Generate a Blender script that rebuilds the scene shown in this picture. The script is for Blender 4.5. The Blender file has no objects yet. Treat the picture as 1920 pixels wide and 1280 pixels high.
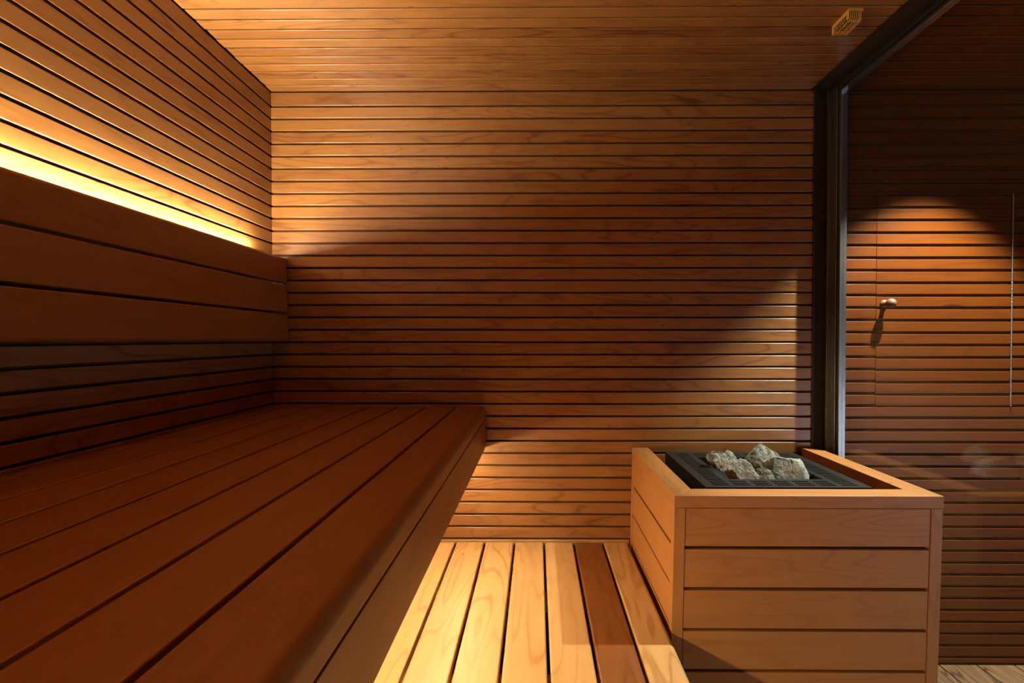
import bpy, bmesh, math, random
from mathutils import Vector, Matrix, noise
random.seed(7)
S = bpy.context.scene
COL = S.collection
R = math.radians

# ------------------------------------------------------------------ camera
cam_d = bpy.data.cameras.new('camera'); cam = bpy.data.objects.new('camera', cam_d); COL.objects.link(cam)
cam_d.sensor_width = 36; cam_d.sensor_fit = 'HORIZONTAL'
cam_d.lens = 36*930/1920
cam.location = (0, 0, 1.358)
cam.rotation_euler = (R(90-0.8), 0, R(0.45))
cam_d.shift_x = -0.0202; cam_d.shift_y = 0.0052
cam_d.clip_start = 0.02
S.camera = cam

# ------------------------------------------------------------------ world, exposure
w = bpy.data.worlds.new('world'); S.world = w; w.use_nodes = True
w.node_tree.nodes['Background'].inputs[0].default_value = (0.5, 0.6, 0.8, 1)
w.node_tree.nodes['Background'].inputs[1].default_value = 0.0
S.view_settings.view_transform = 'Standard'; S.view_settings.look = 'None'
S.view_settings.exposure = 0.0; S.view_settings.gamma = 1.0
S.cycles.max_bounces = 12; S.cycles.diffuse_bounces = 6; S.cycles.glossy_bounces = 4
S.cycles.transparent_max_bounces = 12
S.cycles.sample_clamp_indirect = 4.0
S.cycles.caustics_reflective = False; S.cycles.caustics_refractive = False
S.cycles.use_denoising = True

# ------------------------------------------------------------------ lamps of the place
def spot(name, loc, target, power, half, blend, col, size=0.015):
    d = bpy.data.lights.new(name, 'SPOT'); d.energy = power; d.spot_size = R(2*half); d.spot_blend = blend
    d.color = col; d.shadow_soft_size = size
    o = bpy.data.objects.new(name, d); COL.objects.link(o); o.location = loc
    o.rotation_euler = (Vector(target)-Vector(loc)).to_track_quat('-Z', 'Y').to_euler()
    return o
WHITE = (0.95, 1.0, 0.88)
spot('downlight_lamp', (1.63, 1.72, 2.36), (1.50, 1.60, 0), 350, 43, 0.45, WHITE)
# low window in the far side of the anteroom: cool daylight
d = bpy.data.lights.new('window_light', 'AREA'); d.shape = 'RECTANGLE'; d.size = 0.60; d.size_y = 0.28
d.energy = 27; d.color = (0.69, 0.81, 1.0)
o = bpy.data.objects.new('window_light', d); COL.objects.link(o); o.location = (3.17, -0.55, 0.40)
o.rotation_euler = Vector((-1, 0, 0)).to_track_quat('-Z', 'Z').to_euler()

# ------------------------------------------------------------------ dimensions
D = 2.067            # slatted back wall
XL = -1.1044         # left wall
XR = 1.206           # plane of the glass partition
YB = -1.5            # wall behind
XA = 3.2             # far side of the anteroom
ZC = 2.387           # ceiling
ZD = 0.5247          # duckboard deck
P = 0.0515           # slat pitch

# ------------------------------------------------------------------ mesh builder
class MB:
    def __init__(s):
        s.v = []; s.f = []; s.m = []; s.g = []; s.t = []
    def raw(s, verts, faces, mi=0, tone=None, gr=None, axis=0, off=None):
        b = len(s.v); tone = random.random() if tone is None else tone
        off = off or Vector((random.uniform(-40, 40), random.uniform(-9, 9), random.uniform(-9, 9)))
        for k, p in enumerate(verts):
            s.v.append(tuple(p)); s.t.append(tone)
            q = (p[axis], p[(axis+1) % 3], p[(axis+2) % 3])
            s.g.append((q[0]+off[0], q[1]+off[1], q[2]+off[2]))
        for f in faces:
            s.f.append([b+i for i in f]); s.m.append(mi)
    def beam(s, x0, x1, y0, y1, z0, z1, axis=0, r=0.0025, seg=2, mi=0, tone=None, off=None, er=None, corner=None):
        """box with rounded long edges; axis = grain direction; corner = radii of the four long edges"""
        lo = (x0, y0, z0); hi = (x1, y1, z1)
        a, b, c = axis, (axis+1) % 3, (axis+2) % 3
        b0, b1, c0, c1 = lo[b], hi[b], lo[c], hi[c]
        rs = corner or (r, r, r, r)     # (b0c0),(b1c0),(b1c1),(b0c1)
        e = (min(rs) if er is None else er)
        def prof(ins):
            pts = []
            cs = ((b0, c0, 1, 1, 180), (b1, c0, -1, 1, 270), (b1, c1, -1, -1, 0), (b0, c1, 1, -1, 90))
            for (pb, pc, sb, sc, st), rr in zip(cs, rs):
                rr = max(rr, 1e-4)
                cb, cc = pb+sb*rr, pc+sc*rr
                n = max(seg, int(seg*(1 if rr < 0.006 else 3)))
                rad = max(rr-ins, 1e-5)
                for k in range(n+1):
                    t = R(st+90*k/n)
                    pts.append((cb+math.cos(t)*rad, cc+math.sin(t)*rad))
            return pts
        n = len(prof(0))
        verts = []; faces = []
        for av, ins in ((lo[a], min(e, 0.9*min(rs))), (lo[a]+e, 0), (hi[a]-e, 0), (hi[a], min(e, 0.9*min(rs)))):
            for pb, pc in prof(ins):
                p = [0, 0, 0]; p[a] = av; p[b] = pb; p[c] = pc; verts.append(p)
        for k in range(3):
            for i in range(n):
                j = (i+1) % n
                faces.append([k*n+i, k*n+j, (k+1)*n+j, (k+1)*n+i])
        faces.append(list(range(n))[::-1]); faces.append([3*n+i for i in range(n)])
        s.raw(verts, faces, mi, tone, axis=axis, off=off)
    def box(s, x0, x1, y0, y1, z0, z1, axis=0, mi=0, tone=None):
        v = [(x, y, z) for x in (x0, x1) for y in (y0, y1) for z in (z0, z1)]
        s.raw(v, [(0, 1, 3, 2), (4, 6, 7, 5), (0, 4, 5, 1), (2, 3, 7, 6), (0, 2, 6, 4), (1, 5, 7, 3)], mi, tone, axis=axis)
    def lathe(s, pts, center, axis='z', seg=32, mi=0, gaxis=2):
        verts = []; faces = []
        for r_, h in pts:
            for k in range(seg):
                t = 2*math.pi*k/seg
                a, b = r_*math.cos(t), r_*math.sin(t)
                if axis == 'z': p = (center[0]+a, center[1]+b, center[2]+h)
                elif axis == 'y': p = (center[0]+a, center[1]+h, center[2]+b)
                else: p = (center[0]+h, center[1]+a, center[2]+b)
                verts.append(p)
        n = len(pts)
        for i in range(n-1):
            for k in range(seg):
                j = (k+1) % seg
                faces.append([i*seg+k, i*seg+j, (i+1)*seg+j, (i+1)*seg+k])
        faces.append(list(range(seg))[::-1]); faces.append([(n-1)*seg+k for k in range(seg)])
        s.raw(verts, faces, mi, axis=gaxis)
    def build(s, name, mats, parent=None, origin=None, fn=None):
        me = bpy.data.meshes.new(name)
        vs = s.v if fn is None else [fn(Vector(p)) for p in s.v]
        org = Vector(parent.location) if parent is not None else Vector(origin or (0, 0, 0))
        if parent is not None and parent.parent is not None: org = org+Vector(parent.parent.location)
        vs = [tuple(Vector(p)-org) for p in vs]
        me.from_pydata(vs, [], s.f)
        for m in (mats if isinstance(mats, (list, tuple)) else [mats]): me.materials.append(m)
        me.polygons.foreach_set('material_index', s.m)
        a = me.attributes.new('gr', 'FLOAT_VECTOR', 'POINT'); a.data.foreach_set('vector', [c for g in s.g for c in g])
        a = me.attributes.new('tone', 'FLOAT', 'POINT'); a.data.foreach_set('value', s.t)
        bm = bmesh.new(); bm.from_mesh(me); bmesh.ops.recalc_face_normals(bm, faces=bm.faces); bm.to_mesh(me); bm.free()
        me.polygons.foreach_set('use_smooth', [True]*len(me.polygons)); me.set_sharp_from_angle(angle=R(60))
        me.update()
        ob = bpy.data.objects.new(name, me); COL.objects.link(ob)
        wn = ob.modifiers.new('weighted_normals', 'WEIGHTED_NORMAL'); wn.keep_sharp = True; wn.weight = 100
        if parent is not None: ob.parent = parent
        else: ob.location = org
        return ob

def tag(o, label=None, cat=None, group=None, kind=None):
    if label: o['label'] = label
    if cat: o['category'] = cat
    if group: o['group'] = group
    if kind: o['kind'] = kind
    return o
def empty(name, loc, label, cat, group=None):
    o = bpy.data.objects.new(name, None); COL.objects.link(o); o.location = loc; o.empty_display_size = .05
    return tag(o, label, cat, group)

# ------------------------------------------------------------------ materials
def nt(name):
    m = bpy.data.materials.new(name); m.use_nodes = True
    n = m.node_tree; return m, n, n.nodes['Principled BSDF']
def mth(n, op, a, b=None, c=None):
    x = n.nodes.new('ShaderNodeMath'); x.operation = op
    for i, v in enumerate((a, b, c)):
        if v is None: continue
        if hasattr(v, 'is_linked'): n.links.new(v, x.inputs[i])
        else: x.inputs[i].default_value = v
    return x.outputs[0]
def mix(n, f, a, b, mode='MIX'):
    x = n.nodes.new('ShaderNodeMix'); x.data_type = 'RGBA'; x.blend_type = mode
    for i, v in ((0, f), (6, a), (7, b)):
        if hasattr(v, 'is_linked'): n.links.new(v, x.inputs[i])
        else: x.inputs[i].default_value = v if i == 0 else (*v, 1) if len(v) == 3 else v
    return x.outputs[2]
def vscale(n, v, s):
    x = n.nodes.new('ShaderNodeVectorMath'); x.operation = 'MULTIPLY'; n.links.new(v, x.inputs[0]); x.inputs[1].default_value = s
    return x.outputs[0]
def nz(n, v, sc=1.0, det=2.0, rough=.5, dist=0.0):
    x = n.nodes.new('ShaderNodeTexNoise'); x.inputs['Scale'].default_value = sc; x.inputs['Detail'].default_value = det
    x.inputs['Roughness'].default_value = rough; x.inputs['Distortion'].default_value = dist
    n.links.new(v, x.inputs['Vector']); return x.outputs['Fac']
def ramp(n, f, lo, hi):
    x = n.nodes.new('ShaderNodeMapRange'); x.inputs[1].default_value = lo; x.inputs[2].default_value = hi
    x.interpolation_type = 'SMOOTHSTEP'
    n.links.new(f, x.inputs[0]); return x.outputs[0]
def wood(name, light, dark, tonevar=0.35, rings=0.35, fibre=0.25, blotch=0.35, rough=(0.34, 0.5), knots=0.0,
         ringn=9.0, spec=0.5, bump=0.08, contrast_dark=(0.25, 0.08, 0.02)):
    m, n, b = nt(name)
    at = n.nodes.new('ShaderNodeAttribute'); at.attribute_name = 'gr'; V = at.outputs['Vector']
    tn = n.nodes.new('ShaderNodeAttribute'); tn.attribute_name = 'tone'; T = tn.outputs['Fac']
    base = nz(n, vscale(n, V, (1.6, 11, 11)), 1.0, 1.5, .45, 0.3)
    frac = mth(n, 'PINGPONG', mth(n, 'MULTIPLY', base, ringn), 0.5)
    line = mth(n, 'SUBTRACT', 1.0, ramp(n, frac, 0.0, 0.16))
    soft = mth(n, 'MULTIPLY', frac, 2.0)
    amp = ramp(n, nz(n, vscale(n, V, (1.1, 3, 3)), 1.0, 1.0), 0.35, 0.65)
    fib = nz(n, vscale(n, V, (7, 330, 330)), 1.0, 2.0, .6)
    fib2 = nz(n, vscale(n, V, (2.2, 60, 60)), 1.0, 2.0, .6)
    blo = nz(n, vscale(n, V, (7, 14, 14)), 1.0, 3.0, .6, 0.6)
    f = mth(n, 'MULTIPLY', mth(n, 'MULTIPLY', line, rings), mth(n, 'MULTIPLY_ADD', amp, 0.8, 0.2))
    f = mth(n, 'ADD', f, mth(n, 'MULTIPLY', mth(n, 'SUBTRACT', 1.0, soft), rings*0.25))
    f = mth(n, 'ADD', f, mth(n, 'MULTIPLY', mth(n, 'SUBTRACT', fib, 0.42), fibre))
    f = mth(n, 'ADD', f, mth(n, 'MULTIPLY', mth(n, 'SUBTRACT', fib2, 0.45), fibre*1.3))
    f = mth(n, 'ADD', f, mth(n, 'MULTIPLY', mth(n, 'SUBTRACT', blo, 0.5), blotch*1.6))
    f = mth(n, 'ADD', f, mth(n, 'MULTIPLY', mth(n, 'SUBTRACT', T, 0.35), tonevar))
    f = mth(n, 'MINIMUM', mth(n, 'MAXIMUM', f, 0.0), 1.0)
    c = mix(n, f, light, dark)
    # an unusually dark board: tone above 1
    dk = mth(n, 'MINIMUM', mth(n, 'MAXIMUM', mth(n, 'SUBTRACT', T, 1.0), 0.0), 1.0)
    c = mix(n, dk, c, mix(n, 1.0, c, (0.50, 0.33, 0.20), 'MULTIPLY'))
    if knots:
        vo = n.nodes.new('ShaderNodeTexVoronoi'); n.links.new(vscale(n, V, (2.2, 7.5, 7.5)), vo.inputs['Vector']); vo.inputs['Scale'].default_value = 1.0
        k = mth(n, 'SUBTRACT', 1.0, ramp(n, mth(n, 'ADD', vo.outputs['Distance'], mth(n, 'MULTIPLY', blo, 0.06)), 0.07, 0.15))
        sx = n.nodes.new('ShaderNodeSeparateColor'); n.links.new(vo.outputs['Color'], sx.inputs[0])
        k = mth(n, 'MULTIPLY', k, mth(n, 'GREATER_THAN', sx.outputs[0], 1-knots))
        c = mix(n, k, c, contrast_dark)
    n.links.new(c, b.inputs['Base Color'])
    rr = mth(n, 'MULTIPLY_ADD', blo, rough[1]-rough[0], rough[0])
    n.links.new(rr, b.inputs['Roughness'])
    b.inputs['Specular IOR Level'].default_value = spec
    bp = n.nodes.new('ShaderNodeBump'); bp.inputs['Strength'].default_value = bump; bp.inputs['Distance'].default_value = 0.001
    n.links.new(mth(n, 'ADD', fib, mth(n, 'MULTIPLY', blo, 1.5)), bp.inputs['Height']); n.links.new(bp.outputs[0], b.inputs['Normal'])
    return m
def plain(name, col, rough=0.5, metal=0.0, spec=0.5, bump=0, bs=200):
    m, n, b = nt(name)
    tc = n.nodes.new('ShaderNodeTexCoord')
    f = nz(n, tc.outputs['Object'], 40.0, 3.0)
    n.links.new(mix(n, f, tuple(c*0.85 for c in col), tuple(min(1, c*1.15) for c in col)), b.inputs['Base Color'])
    b.inputs['Roughness'].default_value = rough; b.inputs['Metallic'].default_value = metal; b.inputs['Specular IOR Level'].default_value = spec
    if bump:
        bp = n.nodes.new('ShaderNodeBump'); bp.inputs['Strength'].default_value = bump; bp.inputs['Distance'].default_value = 0.001
        n.links.new(nz(n, tc.outputs['Object'], bs, 3.0), bp.inputs['Height']); n.links.new(bp.outputs[0], b.inputs['Normal'])
    return m
M_wall = wood('wall_wood', (0.30, 0.126, 0.034), (0.12, 0.031, 0.005), tonevar=0.40, rings=0.5, blotch=0.55, rough=(0.20, 0.44), spec=0.8)
M_bench = wood('bench_wood', (0.27, 0.096, 0.022), (0.15, 0.043, 0.008), tonevar=0.30, rings=0.22, blotch=0.25)
M_deck = wood('deck_wood', (0.54, 0.30, 0.115), (0.33, 0.14, 0.035), tonevar=0.35, rings=0.55, blotch=0.3, rough=(0.38, 0.55))
M_heat = wood('heater_wood', (0.46, 0.192, 0.050), (0.30, 0.100, 0.023), tonevar=0.12, rings=0.4, blotch=0.25, rough=(0.45, 0.6))
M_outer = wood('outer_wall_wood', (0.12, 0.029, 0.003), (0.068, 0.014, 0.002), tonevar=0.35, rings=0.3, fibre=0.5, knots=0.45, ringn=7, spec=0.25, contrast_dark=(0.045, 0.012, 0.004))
M_pine = wood('floor_pine', (0.30, 0.165, 0.085), (0.09, 0.042, 0.02), tonevar=0.3, rings=1.2, fibre=0.8, ringn=16, rough=(.5, .7))
M_back = plain('dark_backing', (0.085, 0.030, 0.008), 0.9)
M_trim = plain('black_brown_trim', (0.012, 0.006, 0.005), 0.6)
M_black = plain('black_steel', (0.010, 0.0095, 0.009), 0.5, spec=0.35, bump=0.1, bs=900)
M_body = plain('heater_body_black', (0.010, 0.010, 0.010), 0.6)
M_alu = plain('aluminium', (0.30, 0.31, 0.33), 0.34, metal=1.0)
M_alu2 = plain('dark_anodised', (0.16, 0.13, 0.11), 0.38, metal=1.0)
M_cage = wood('cage_plastic_wood', (0.80, 0.42, 0.10), (0.70, 0.34, 0.07), tonevar=0, rings=0.1, fibre=0.1, blotch=0.1)
M_knob = wood('knob_wood', (0.20, 0.10, 0.06), (0.11, 0.045, 0.025), rings=0.5, ringn=20)
M_hinge = plain('hinge_steel', (0.55, 0.52, 0.48), 0.35, metal=1.0)
M_plaster = plain('dark_plaster', (0.05, 0.04, 0.035), 0.8)

def emis(name, col, st):
    m, n, b = nt(name); b.inputs['Base Color'].default_value = (0.8, 0.7, 0.6, 1)
    b.inputs['Emission Color'].default_value = (*col, 1); b.inputs['Emission Strength'].default_value = st
    return m
LED = (1.0, 0.88, 0.62)
M_led1 = emis('led_glow_backrest', LED, 350)
M_led2 = emis('led_glow_underbench', (1.0, 0.76, 0.43), 68)

M_glass, n, b = nt('glass'); n.nodes.remove(b)
tr = n.nodes.new('ShaderNodeBsdfTransparent'); tr.inputs[0].default_value = (0.93, 0.93, 0.90, 1)
gl = n.nodes.new('ShaderNodeBsdfGlossy'); gl.inputs['Roughness'].default_value = 0.0; gl.inputs[0].default_value = (1, 1, 1, 1)
lw = n.nodes.new('ShaderNodeLayerWeight'); lw.inputs[0].default_value = 0.5
fr = mth(n, 'MULTIPLY_ADD', mth(n, 'POWER', lw.outputs['Facing'], 5.0), 0.9, 0.04)
ms = n.nodes.new('ShaderNodeMixShader'); n.links.new(fr, ms.inputs[0]); n.links.new(tr.outputs[0], ms.inputs[1]); n.links.new(gl.outputs[0], ms.inputs[2])
n.links.new(ms.outputs[0], n.nodes['Material Output'].inputs[0])

M_stone, n, b = nt('grey_stone')
tc = n.nodes.new('ShaderNodeTexCoord'); V = tc.outputs['Object']
a1 = nz(n, V, 22, 5, .65, .5); a2 = nz(n, V, 120, 4, .7); a3 = nz(n, V, 9, 3, .5)
c = mix(n, ramp(n, a1, .38, .62), (0.11, 0.108, 0.090), (0.40, 0.40, 0.345))
c = mix(n, ramp(n, a3, .52, .68), c, (0.20, 0.135, 0.095))
c = mix(n, ramp(n, a2, .55, .75), c, (0.55, 0.54, 0.49))
c = mix(n, ramp(n, a2, .45, .30), c, (0.07, 0.065, 0.055))
n.links.new(c, b.inputs['Base Color']); b.inputs['Roughness'].default_value = 0.85
bp = n.nodes.new('ShaderNodeBump'); bp.inputs['Strength'].default_value = 1.0; bp.inputs['Distance'].default_value = 0.006
n.links.new(mth(n, 'ADD', a1, mth(n, 'MULTIPLY', a2, 0.6)), bp.inputs['Height']); n.links.new(bp.outputs[0], b.inputs['Normal'])

# ------------------------------------------------------------------ setting
G = 0.0075; TH = 0.014
# inner back wall
mb = MB(); mb.box(XL-0.06, XR, D+TH, D+0.06, 0, ZC+0.05, 0, mi=1)
z0 = ZD-10*P
for k in range(0, 47):
    a = z0+k*P
    if a > ZC-0.015: break
    top = a+P-G/2 if a+P < ZC-0.02 else ZC-0.002
    mb.beam(XL-0.002, XR+0.01, D, D+TH+0.001, max(a+G/2, 0.001), top, 0, r=0.0022)
tag(mb.build('wall_back', [M_wall, M_back]), kind='structure')
# left wall
mb = MB(); mb.box(XL-0.06, XL-TH, YB, D+0.02, 0, ZC+0.05, 1, mi=1)
for k in range(0, 47):
    a = z0+k*P
    if a > ZC-0.015: break
    top = a+P-G/2 if a+P < ZC-0.02 else ZC-0.002
    mb.beam(XL-TH-0.001, XL, YB, D-0.001, max(a+G/2, 0.001), top, 1, r=0.0022)
tag(mb.build('wall_left', [M_wall, M_back]), kind='structure')
# ceiling over the sauna
mb = MB(); mb.box(XL-0.06, XR, YB, D+0.02, ZC+TH, ZC+0.06, 0, mi=1)
y = D
while y > YB+0.02:
    mb.beam(XL+0.002+random.uniform(0, 0.004), XR-0.005, y-P*1.0+G/2, y-G/2, ZC, ZC+TH+0.001, 0, r=0.0016); y -= P
tag(mb.build('ceiling', [M_wall, M_back]), kind='structure')
# outer back wall of the anteroom; the slats are cut around the hatch
HX0, HX1 = 1.405, 1.957
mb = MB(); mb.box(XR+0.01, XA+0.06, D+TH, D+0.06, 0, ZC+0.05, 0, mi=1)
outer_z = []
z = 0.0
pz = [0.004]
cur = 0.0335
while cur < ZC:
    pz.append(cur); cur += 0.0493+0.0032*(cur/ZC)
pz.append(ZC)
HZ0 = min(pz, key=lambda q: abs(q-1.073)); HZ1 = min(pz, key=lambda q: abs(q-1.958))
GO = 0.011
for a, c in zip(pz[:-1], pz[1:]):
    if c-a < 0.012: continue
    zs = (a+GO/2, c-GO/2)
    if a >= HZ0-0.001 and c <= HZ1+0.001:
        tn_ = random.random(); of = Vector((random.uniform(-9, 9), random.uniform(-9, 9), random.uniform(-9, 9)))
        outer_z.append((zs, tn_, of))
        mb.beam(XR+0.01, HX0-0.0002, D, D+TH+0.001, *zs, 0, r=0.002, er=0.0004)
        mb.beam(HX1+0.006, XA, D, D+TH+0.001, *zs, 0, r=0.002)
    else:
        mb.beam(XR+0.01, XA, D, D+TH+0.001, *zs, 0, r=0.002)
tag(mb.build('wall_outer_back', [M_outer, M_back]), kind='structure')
# anteroom ceiling
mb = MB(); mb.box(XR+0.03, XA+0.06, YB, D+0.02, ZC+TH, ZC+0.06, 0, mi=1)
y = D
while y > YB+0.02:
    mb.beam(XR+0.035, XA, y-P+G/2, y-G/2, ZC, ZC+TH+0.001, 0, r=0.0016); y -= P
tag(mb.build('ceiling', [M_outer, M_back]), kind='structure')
# walls nobody sees directly
mb = MB(); mb.box(XL-0.06, XA+0.06, YB-0.06, YB, 0, ZC+0.05, 0)
tag(mb.build('wall_front', M_plaster), kind='structure')
mb = MB(); mb.box(XA+0.001, XA+0.06, YB, D+0.06, 0, ZC+0.05, 1)
tag(mb.build('wall_right', M_plaster), kind='structure')
# pine floor, boards run towards the back wall
mb = MB(); mb.box(XL-0.06, XA+0.06, YB-0.06, D+0.06, -0.06, -0.022, 1, mi=1)
x = 1.684-0.157*18
while x < XA:
    mb.beam(max(x+0.003, XL), min(x+0.154, XA), YB, D+0.012, -0.0225, 0, 1, r=0.002); x += 0.157
tag(mb.build('floor', [M_pine, M_back]), kind='structure')
# dark border strips next to the glass
mb = MB(); mb.beam(1.142, XR+0.005, D-0.006, D-0.0003, 0, ZC-0.001, 2, r=0.001)
tag(mb.build('trim_1', M_trim), kind='structure')
mb = MB(); mb.beam(1.127, XR+0.03, YB, D-0.007, ZC-0.006, ZC-0.0003, 1, r=0.001)
tag(mb.build('trim_2', M_trim), kind='structure')

# glass partition
root = bpy.data.objects.new('window_1', None); COL.objects.link(root); root.location = (XR, 0.3, 0); tag(root, kind='structure')
def frame_profile(y0, y1, mat, name='window_frame', zt=ZC-0.008, x0=XR-0.002, x1=XR+0.026):
    m_ = MB(); m_.beam(x0, x1, y0, y1, 0.001, zt, 2, r=0.0015, seg=2)
    return m_.build(name, mat, root)
frame_profile(2.040, 2.0575, M_alu2, x0=XR-0.020, x1=XR+0.020)
frame_profile(2.0105, 2.0395, M_alu, x0=XR-0.002, x1=XR+0.027)
frame_profile(2.000, 2.010, M_trim, 'rubber_seal', x0=XR+0.002, x1=XR+0.028)
frame_profile(1.985, 1.9995, M_alu, x0=XR-0.001, x1=XR+0.026)
mb = MB(); mb.beam(XR-0.002, XR+0.026, YB+0.002, 1.9845, ZC-0.025, ZC-0.0065, 1, r=0.0015); mb.build('window_header', M_alu, root)
mb = MB(); mb.beam(XR+0.004, XR+0.022, YB+0.002, 1.9845, ZC-0.031, ZC-0.0255, 1, r=0.001); mb.build('rubber_seal', M_trim, root)
mb = MB(); mb.beam(XR-0.002, XR+0.026, YB+0.002, 1.9845, ZC-0.043, ZC-0.0315, 1, r=0.001); mb.build('glazing_bead', M_alu, root)
mb = MB(); mb.box(XR+0.009, XR+0.017, YB+0.002, 1.9845, 0.012, ZC-0.0435, 1); mb.build('window_pane', M_glass, root)
mb = MB(); mb.beam(XR-0.002, XR+0.026, YB+0.002, 1.9845, 0.001, 0.012, 1, r=0.001); mb.build('window_sill', M_alu, root)

# ------------------------------------------------------------------ sauna bench
bench = empty('sauna_bench', (-0.65, 0.28, ZD+0.35), 'wide reddish-brown wooden sauna bench of long boards along the left wall, deep front board', 'bench')
BZ = 1.080; BY0, BY1 = YB+0.01, D-0.004
xs = [XL+0.004, -1.05, -0.93, -0.812, -0.696, -0.577, -0.457, -0.333]
for a, c in zip(xs[:-1], xs[1:]):
    mb = MB(); mb.beam(a+0.004, c-0.004, BY0, BY1, BZ-0.028, BZ, 1, r=0.003)
    mb.build('seat_board', M_bench, bench)
mb = MB(); mb.beam(-0.329, -0.2105, BY0, BY1, BZ-0.046, BZ, 1, r=0.004, corner=(0.003, 0.003, 0.003, 0.003), seg=3)
# rounded nose: corners for axis=1 are (z,x): (z0x0),(z1x0),(z1x1),(z0x1)
mb = MB(); mb.beam(-0.329, -0.2105, BY0, BY1, BZ-0.046, BZ, 1, corner=(0.003, 0.003, 0.020, 0.002), seg=3, er=0.006)
mb.build('edge_board', M_bench, bench)
mb = MB(); mb.beam(-0.236, -0.2105, BY0, BY1, BZ-0.153, BZ-0.049, 1, r=0.002); tag(mb.build('front_board', M_bench, bench), 'wide upright front board')
mb = MB(); mb.beam(-0.2335, -0.2135, BY0, BY1-0.001, BZ-0.172, BZ-0.1555, 1, r=0.001); mb.build('lower_strip', M_bench, bench)
for yy in (-1.0, -0.2, 0.6, 1.35):
    mb = MB(); mb.beam(XL+0.003, -0.237, yy, yy+0.045, BZ-0.098, BZ-0.0285, 0, r=0.002); mb.build('bearer', M_bench, bench)
# LED profile under the bench
led = empty('led_strip', (-0.30, 0.2, BZ-0.12), 'warm white light strip running under the bench behind its front board', 'light strip')
mb = MB(); mb.beam(-0.322, -0.288, YB+0.05, 2.035, BZ-0.188, BZ-0.0985, 1, r=0.001); mb.build('housing', M_alu, led)
mb = MB(); mb.box(-0.319, -0.291, YB+0.06, 2.03, BZ-0.206, BZ-0.1882, 1); mb.build('diffuser', M_led2, led)

# ------------------------------------------------------------------ backrest
br = empty('backrest', (XL, 0.28, 1.34), 'three-board wooden backrest hiding a light strip on the left wall above the bench', 'backrest')
RY0, RY1 = YB+0.01, D-0.012
def lean(p): return Vector((p.x-(p.z-1.352)*0.025, p.y, p.z))
zz = [(1.352, 1.463), (1.4715, 1.5825), (1.591, 1.697)]
for i, (a, c) in enumerate(zz):
    rt = 0.012
    cr = [0.003]*4
    if i == 0: cr = [0.003, 0.003, 0.003, rt]
    if i == 2: cr = [0.003, 0.003, rt, 0.003]
    mb = MB(); mb.beam(-1.0565, -1.0295, RY0, RY1, a, c, 1, corner=cr, er=0.004, seg=3)
    mb.build('back_board', M_bench, br, fn=lean)
for yy in (-0.9, 0.0, 0.9, 1.7):
    mb = MB(); mb.beam(XL+0.0005, -1.062, yy, yy+0.04, 1.385, 1.669, 2, r=0.002); mb.build('batten', M_bench, br)
led = empty('led_strip', (-1.085, 0.2, 1.66), 'warm white light strip shining up the left wall behind the backrest', 'light strip')
mb = MB(); mb.beam(XL+0.006, XL+0.034, YB+0.05, 1.90, 1.670, 1.685, 1, r=0.001); mb.build('housing', M_alu, led)
mb = MB(); mb.box(XL+0.010, XL+0.030, YB+0.06, 1.895, 1.6852, 1.6922, 1); mb.build('diffuser', M_led1, led)

# ------------------------------------------------------------------ duckboard deck
dk = empty('duckboard_deck', (-0.3, 0.28, 0), 'raised deck of pale floor boards between bench and heater, one board much darker', 'floor deck')
edges = [-1.05, -0.93, -0.81, -0.69, -0.571, -0.452, -0.333, -0.213, -0.091, 0.031, 0.153, 0.272, 0.384]
for i, (a, c) in enumerate(zip(edges[:-1], edges[1:])):
    last = i == len(edges)-2
    tone = 2.0 if i == 10 else (0.1+0.45*random.random())
    cr = (0.002, 0.005, 0.014, 0.003) if last else (0.002, 0.005, 0.005, 0.002)
    mb = MB(); mb.beam(a+0.0045, c-(0.007 if last else 0.0045), YB+0.02, 2.034, ZD-0.026, ZD, 1, corner=cr, tone=tone, er=0.005, seg=3)
    bd = mb.build('floor_board', M_deck, dk)
    if i == 10: tag(bd, 'dark brown floor board')
for yy in [-1.3+0.42*k for k in range(8)]:
    mb = MB(); mb.beam(-1.05, 0.355, yy, yy+0.045, ZD-0.075, ZD-0.0265, 0, r=0.002); mb.build('joist', M_deck, dk)
for xx in (-1.0, -0.35, 0.30):
    for yy in (-1.3, 0.38, 1.64):
        mb = MB(); mb.beam(xx, xx+0.045, yy, yy+0.044, 0.001, ZD-0.0755, 2, r=0.002); mb.build('leg', M_deck, dk)
mb = MB(); mb.beam(XL+0.003, 0.385, D-0.011, D-0.0008, ZD-0.022, ZD-0.001, 0, r=0.002); mb.build('end_strip', M_deck, dk)

# ------------------------------------------------------------------ wooden heater enclosure
HX, HXR, HY0, HY1, HT = 0.397, 1.168, 1.424, D-0.003, 0.910
box_ = empty('heater_enclosure', (0.78, 1.74, 0), 'pale wooden box with horizontal boards and mitred top rim around the stove', 'heater enclosure')
def leanx(p): return Vector((p.x-(HT-p.z)*0.020, p.y, p.z))
RW, RT = 0.068, 0.035
def rim(pts, axis):
    """mitred rail from a top-view quad, with small chamfer"""
    m_ = MB(); vs = []; c = 0.0015
    ctr = Vector((sum(p[0] for p in pts)/4, sum(p[1] for p in pts)/4))
    def ring(z, ins):
        for p in pts:
            dx = ctr.x-p[0]; dy = ctr.y-p[1]
            vs.append((p[0]+math.copysign(ins, dx), p[1]+math.copysign(ins, dy), z))
    ring(HT-RT, 0.0004); ring(HT-c, 0.0004); ring(HT, c)
    fs = [[3, 2, 1, 0], [8, 9, 10, 11]]
    for k in range(2):
        for i in range(4):
            j = (i+1) % 4; fs.append([k*4+i, k*4+j, (k+1)*4+j, (k+1)*4+i])
    m_.raw(vs, fs, axis=axis); return m_
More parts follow.
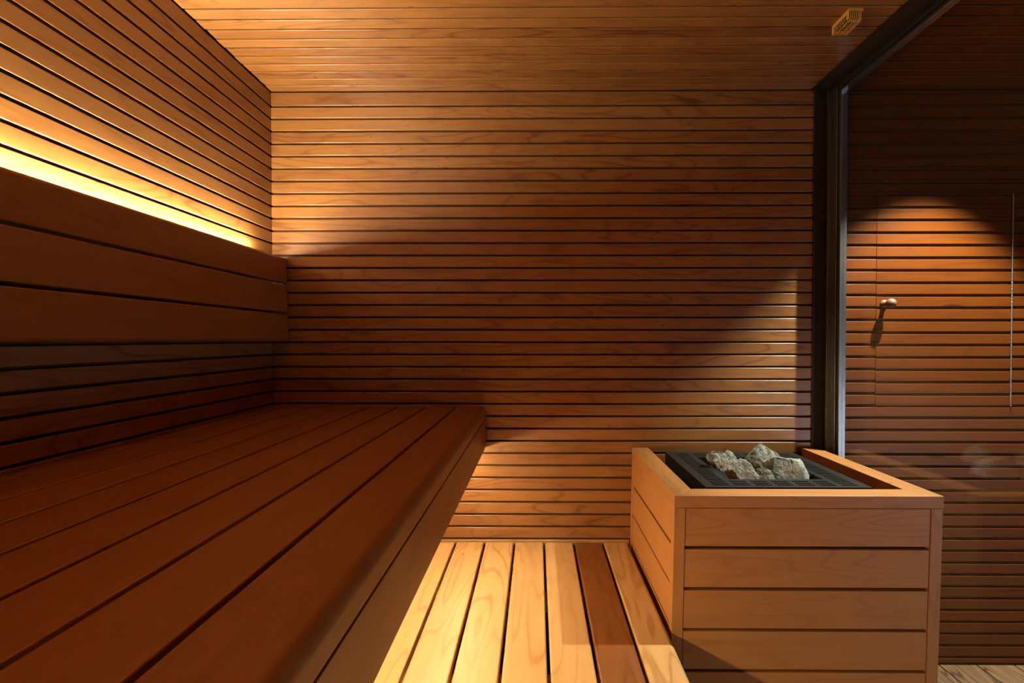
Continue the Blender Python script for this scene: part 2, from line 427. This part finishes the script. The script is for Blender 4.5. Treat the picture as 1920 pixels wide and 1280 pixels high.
rim([(HX, HY0), (HXR, HY0), (HXR-RW, HY0+RW), (HX+RW, HY0+RW)], 0).build('rim_board', M_heat, box_, fn=leanx)
rim([(HX, HY0), (HX+RW, HY0+RW), (HX+RW, HY1), (HX, HY1)], 1).build('rim_board', M_heat, box_, fn=leanx)
rim([(HXR, HY0), (HXR, HY1), (HXR-RW, HY1), (HXR-RW, HY0+RW)], 1).build('rim_board', M_heat, box_, fn=leanx)
PW = 0.032; zt = HT-RT-0.0012
for px_, py_ in ((HX+0.001, HY0+0.001), (HXR-PW-0.001, HY0+0.001), (HX+0.001, HY1-PW), (HXR-PW-0.001, HY1-PW)):
    mb = MB(); mb.beam(px_, px_+PW, py_, py_+PW, 0.0005, zt, 2, r=0.001); mb.build('corner_post', M_heat, box_, fn=leanx)
k = 0; zz_ = zt-0.001
while zz_ > 0.05:
    a = max(zz_-0.1105, 0.02)
    mb = MB(); mb.beam(HX+PW+0.0025, HXR-PW-0.0025, HY0+0.003, HY0+0.022, a, zz_, 0, r=0.0018); mb.build('front_board', M_heat, box_, fn=leanx)
    mb = MB(); mb.beam(HX+0.003, HX+0.022, HY0+PW+0.0025, HY1-PW-0.002, a, zz_, 1, r=0.0018); mb.build('side_board', M_heat, box_, fn=leanx)
    mb = MB(); mb.beam(HXR-0.022, HXR-0.003, HY0+PW+0.0025, HY1-PW-0.002, a, zz_, 1, r=0.0018); mb.build('side_board', M_heat, box_, fn=leanx)
    zz_ -= 0.1193
mb = MB()
mb.box(HX+0.023, HXR-0.023, HY0+0.0225, HY0+0.030, 0.02, zt-0.02, 0); mb.box(HX+0.0225, HX+0.030, HY0+0.031, HY1-PW, 0.02, zt-0.02, 1); mb.box(HXR-0.030, HXR-0.0225, HY0+0.031, HY1-PW, 0.02, zt-0.02, 1)
mb.build('lining', M_body, box_, fn=leanx)

# ------------------------------------------------------------------ stove with slotted top grate
hx0, hx1, hy0, hy1, hz = 0.527, 1.043, 1.540, 2.030, 0.900
st = empty('sauna_stove', (0.785, 1.785, 0), 'black metal stove with slotted top grate inside the wooden box, holding grey stones', 'stove')
def grate():
    m_ = MB(); W, H = hx1-hx0, hy1-hy0; rects = []
    sl, sw = 0.052, 0.0085
    ypit = 0.0195
    nrow = int((H-0.04)/ypit)
    for i in range(nrow):
        yy = 0.022+i*ypit
        rects.append((0.030, 0.030+sl, yy, yy+sw)); rects.append((W-0.030-sl, W-0.030, yy, yy+sw))
    nx = 5; span = W-2*0.098; g_ = (span-nx*sl)/(nx-1)
    for j in range(3):
        for q in range(nx):
            xx = 0.098+q*(sl+g_)
            yy = 0.022+j*ypit; rects.append((xx, xx+sl, yy, yy+sw))
            yy = 0.022+(nrow-1-j)*ypit; rects.append((xx, xx+sl, yy, yy+sw))
    tray = (0.100, W-0.100, 0.092, H-0.092); rects.append(tray)
    xc = sorted({0, W} | {round(r_[i], 5) for r_ in rects for i in (0, 1)}); yc = sorted({0, H} | {round(r_[i], 5) for r_ in rects for i in (2, 3)})
    bm = bmesh.new(); vm = {}
    def vv(x, y):
        if (x, y) not in vm: vm[(x, y)] = bm.verts.new((hx0+x, hy0+y, hz))
        return vm[(x, y)]
    for x0, x1 in zip(xc[:-1], xc[1:]):
        for y0, y1 in zip(yc[:-1], yc[1:]):
            cx, cy = (x0+x1)/2, (y0+y1)/2
            if any(r_[0] < cx < r_[1] and r_[2] < cy < r_[3] for r_ in rects): continue
            bm.faces.new((vv(x0, y0), vv(x1, y0), vv(x1, y1), vv(x0, y1)))
    ex = bmesh.ops.extrude_face_region(bm, geom=bm.faces[:])
    for e in ex['geom']:
        if isinstance(e, bmesh.types.BMVert): e.co.z -= 0.004
    bm.verts.index_update()
    m_.raw([v.co[:] for v in bm.verts], [[v.index for v in f.verts] for f in bm.faces])
    bm.free(); return m_
grate().build('grate', M_black, st)
mb = MB()   # folded skirt under the grate edge
for a in ((hx0, hx1, hy0, hy0+0.003), (hx0, hx1, hy1-0.003, hy1), (hx0, hx0+0.003, hy0+0.003, hy1-0.003), (hx1-0.003, hx1, hy0+0.003, hy1-0.003)):
    mb.box(a[0], a[1], a[2], a[3], hz-0.16, hz-0.0042, 0)
mb.build('skirt', M_black, st)
TZ = hz-0.035
mb = MB()   # stone tray
tx0, tx1, ty0, ty1 = hx0+0.100, hx1-0.100, hy0+0.092, hy1-0.092
mb.box(tx0, tx1, ty0, ty1, TZ-0.003, TZ, 0)
for a in ((tx0, tx1, ty0-0.003, ty0), (tx0, tx1, ty1, ty1+0.003), (tx0-0.003, tx0, ty0, ty1), (tx1, tx1+0.003, ty0, ty1)):
    mb.box(*a, TZ-0.003, hz-0.0042, 0)
mb.build('stone_tray', M_black, st)
mb = MB(); mb.beam(hx0+0.03, hx1-0.03, hy0+0.03, hy1-0.03, 0.06, hz-0.165, 2, r=0.004); mb.build('body', M_body, st)
for xx in (hx0+0.06, hx1-0.09):
    for yy in (hy0+0.06, hy1-0.09):
        mb = MB(); mb.lathe([(0.014, 0), (0.014, 0.062)], (xx, yy, 0.0005)); mb.build('foot', M_body, st)

# ------------------------------------------------------------------ stones
def stone(center, pts, label, seed, cuts=(), rough=0.006):
    rnd = random.Random(seed)
    bm = bmesh.new()
    for p in pts: bm.verts.new(p)
    bmesh.ops.convex_hull(bm, input=bm.verts[:])
    bmesh.ops.delete(bm, geom=[v for v in bm.verts if not v.link_faces], context='VERTS')
    bmesh.ops.triangulate(bm, faces=bm.faces[:])
    for lvl in range(4):
        bmesh.ops.subdivide_edges(bm, edges=bm.edges[:], cuts=1, use_grid_fill=True)
        bmesh.ops.triangulate(bm, faces=[f for f in bm.faces if len(f.verts) > 3])
        if lvl == 1: bmesh.ops.smooth_vert(bm, verts=bm.verts[:], factor=0.28, use_axis_x=True, use_axis_y=True, use_axis_z=True)
    bm.normal_update()
    off = Vector((seed*3.1, seed*1.7, seed*0.9))
    for v in bm.verts:
        p = v.co*14+off
        d = noise.noise(p)*0.9 + noise.noise(p*2.3)*0.5
        ch = math.floor((noise.noise(p*0.8+Vector((9, 9, 9)))+1)*3.5)/3.5-1      # stepped cleavage planes
        fine = noise.noise(v.co*120+off)*0.18+noise.noise(v.co*260+off)*0.10
        v.co += v.normal*rough*(d*0.45+ch*0.9+fine)
    zmin = min(v.co.z for v in bm.verts)
    me = bpy.data.meshes.new('stove_stone'); bmesh.ops.recalc_face_normals(bm, faces=bm.faces); bm.to_mesh(me); bm.free()
    me.materials.append(M_stone); me.polygons.foreach_set('use_smooth', [True]*len(me.polygons)); me.set_sharp_from_angle(angle=R(28))
    o = bpy.data.objects.new('stove_stone', me); COL.objects.link(o)
    o.location = (center[0], center[1], center[2])
    tag(o, label, 'stone', 'stones on the stove grate')
    return o
c3 = lambda L: [(a/1000, b_/1000, c_/1000) for a, b_, c_ in L]
# (x, y, z) in mm about each stone's own centre
stone((0.862, 1.715, TZ+0.052), c3([(-78, -10, -30), (-70, 30, 10), (-48, -15, 44), (-10, -25, 38), (30, -22, 30), (52, 0, 32), (76, -14, -22), (72, 22, -30), (-40, -46, -48), (10, -52, -50), (58, -42, -47), (-20, 45, -40), (30, 45, 5), (-30, 40, 30), (-62, -35, -5)]),
      'largest grey stove stone, at the right end of the heap', 3)
stone((0.704, 1.690, TZ+0.046), c3([(-66, 10, 0), (-45, -20, 12), (-8, 5, 45), (10, -10, 40), (50, -20, -8), (60, -30, -26), (45, -45, -44), (-10, -45, -42), (-50, -20, -28), (-30, 35, -40), (35, 35, -35), (0, 38, 20), (-55, 20, 12)]),
      'blocky grey stone with a ridged top at the front left of the heap', 5)
stone((0.772, 1.678, TZ+0.035), c3([(-34, 0, 26), (-5, -5, 30), (18, -8, 18), (34, -15, -8), (38, -20, -36), (0, -28, -36), (-20, -20, -30), (-10, 25, -30), (25, 20, -10)]),
      'small pale grey-green stone wedged low at the front between two larger ones', 8, rough=0.004)
stone((0.824, 1.820, TZ+0.066), c3([(-72, 0, -18), (-30, -8, 30), (-12, 0, 52), (0, 5, 52), (30, 0, 32), (72, -10, 2), (52, -25, -30), (10, -35, -55), (-40, -20, -50), (-30, 30, -55), (40, 35, -50), (10, 38, 20)]),
      'peaked brownish stone standing highest at the back of the heap', 11)
stone((0.664, 1.790, TZ+0.063), c3([(-54, 0, 8), (-40, -10, 32), (-15, -10, 38), (-5, -5, 24), (25, -8, 26), (48, 0, 12), (50, 0, -12), (20, -25, -45), (-22, -30, -32), (-40, 0, -22), (0, 30, -45), (20, 30, 10), (-30, 30, 20)]),
      'lumpy pitted grey stone at the left end of the heap', 14, rough=0.008)
stone((0.735, 1.900, TZ+0.040), c3([(-34, 0, -10), (-20, -8, 24), (-5, 0, 34), (18, 0, 24), (34, -8, 0), (28, 0, -36), (-28, 0, -36), (0, 25, -36), (0, 20, 15), (0, -25, -30)]),
      'small dark stone half hidden at the back left of the heap', 19, rough=0.004)

# ------------------------------------------------------------------ sensor cover on the ceiling
sc = empty('sensor_cover', (0.992, 1.605, ZC), 'small orange-tan slotted box mounted on the ceiling boards near the glass', 'sensor cover')
sx0, sx1, sy0, sy1, sh = 0.969, 1.014, 1.561, 1.650, 0.036
zb = ZC-sh; zc_ = ZC-0.0006
mb = MB()   # side plate towards the bench: solid border with slots
mb.box(sx0, sx0+0.0012, sy0, sy1, ZC-0.013, zc_, 1); mb.box(sx0, sx0+0.0012, sy0, sy0+0.013, zb+0.004, ZC-0.013, 1); mb.box(sx0, sx0+0.0012, sy1-0.013, sy1, zb+0.004, ZC-0.013, 1)
nb = 8
for i in range(nb-1):
    yy = sy0+0.013+(sy1-sy0-0.026)*(i+1)/nb
    mb.box(sx0, sx0+0.0012, yy-0.0011, yy+0.0011, zb+0.004, ZC-0.013, 1)
mb.build('side_plate', M_cage, sc)
mb = MB()
mb.box(sx1-0.003, sx1, sy0, sy1, ZC-0.008, zc_, 1)
for i in range(nb+1):
    yy = sy0+0.010+(sy1-sy0-0.020)*i/nb
    mb.box(sx1-0.003, sx1, yy-0.0012, yy+0.0012, zb+0.004, ZC-0.008, 1)
mb.build('side_plate', M_cage, sc)
for yy in (sy0, sy1-0.003):
    mb = MB()
    mb.box(sx0+0.003, sx1-0.003, yy, yy+0.003, ZC-0.006, zc_, 0)
    for i in range(6):
        xx = sx0+0.006+(sx1-sx0-0.014)*i/5
        mb.box(xx-0.001, xx+0.001, yy, yy+0.003, zb+0.006, ZC-0.006, 2)
        mb.raw([(xx-0.001, yy, zb+0.006), (xx+0.001, yy, zb+0.006), (xx+0.001, yy+0.003, zb+0.006), (xx-0.001, yy+0.003, zb+0.006),
                (xx-0.001, yy+(0.008 if yy == sy0 else -0.005), zb-0.0), (xx+0.001, yy+(0.008 if yy == sy0 else -0.005), zb), (xx+0.001, yy+(0.011 if yy == sy0 else -0.008), zb), (xx-0.001, yy+(0.011 if yy == sy0 else -0.008), zb)],
               [(0, 1, 2, 3), (4, 5, 6, 7), (0, 1, 5, 4), (2, 3, 7, 6), (0, 3, 7, 4), (1, 2, 6, 5)])
    mb.build('end_ribs', M_cage, sc)
mb = MB()
for xx in (sx0+0.004, (sx0+sx1)/2, sx1-0.004): mb.box(xx-0.0011, xx+0.0011, sy0+0.008, sy1-0.008, zb, zb+0.0012, 1)
for i in range(9):
    yy = sy0+0.009+(sy1-sy0-0.018)*i/8; mb.box(sx0+0.0013, sx1-0.0031, yy-0.0010, yy+0.0010, zb+0.0013, zb+0.0025, 0)
mb.build('bottom_grid', M_cage, sc)
mb = MB(); mb.beam(sx0+0.006, sx1-0.006, sy0+0.013, sy1-0.010, ZC-0.026, ZC-0.0004, 1, r=0.003); mb.build('sensor', M_body, sc)  # added black block, stands in for the shade inside the slotted cover

# ------------------------------------------------------------------ hatch in the outer wall
ht = empty('wall_hatch', ((HX0+HX1)/2, D, HZ0), 'slatted wooden hatch with a round knob, set flush in the wall beyond the glass', 'hatch')
mb = MB(); mb.box(HX0+0.002, HX1-0.002, D+0.006, D+0.0135, HZ0+0.006, HZ1-0.006, 0, mi=1)
for i, (zs, tn_, of) in enumerate(outer_z):
    dz = -0.0035*(1-i/len(outer_z))
    mb.beam(HX0+0.0005, HX1-0.001, D-0.0015, D+0.0062, zs[0]+dz, zs[1]+dz, 0, r=0.002, er=0.0004, tone=max(0, tn_*0.6-0.1))
panel = mb.build('slat_panel', [M_outer, M_back], ht)
mb = MB()
z = HZ0
while z < HZ1-0.004:
    mb.lathe([(0.0022, 0), (0.0028, 0.001), (0.0028, 0.0115), (0.0022, 0.0125)], (HX1+0.0025, D-0.0045, z), seg=10); z += 0.0135
mb.lathe([(0.0014, 0), (0.0014, HZ1-HZ0)], (HX1+0.0025, D-0.0045, HZ0), seg=8)
mb.build('piano_hinge', M_hinge, ht)
mb = MB(); kx, kz = 1.437, 1.507
mb.lathe([(0.0165, -0.003), (0.0165, -0.006), (0.010, -0.012), (0.0085, -0.020), (0.0095, -0.026), (0.0145, -0.031), (0.0178, -0.037), (0.0188, -0.044), (0.0175, -0.051), (0.0135, -0.057), (0.007, -0.0605), (0.001, -0.0615)], (kx, D, kz), axis='y', seg=36, gaxis=1)
tag(mb.build('knob', M_knob, panel), 'round turned wooden knob')
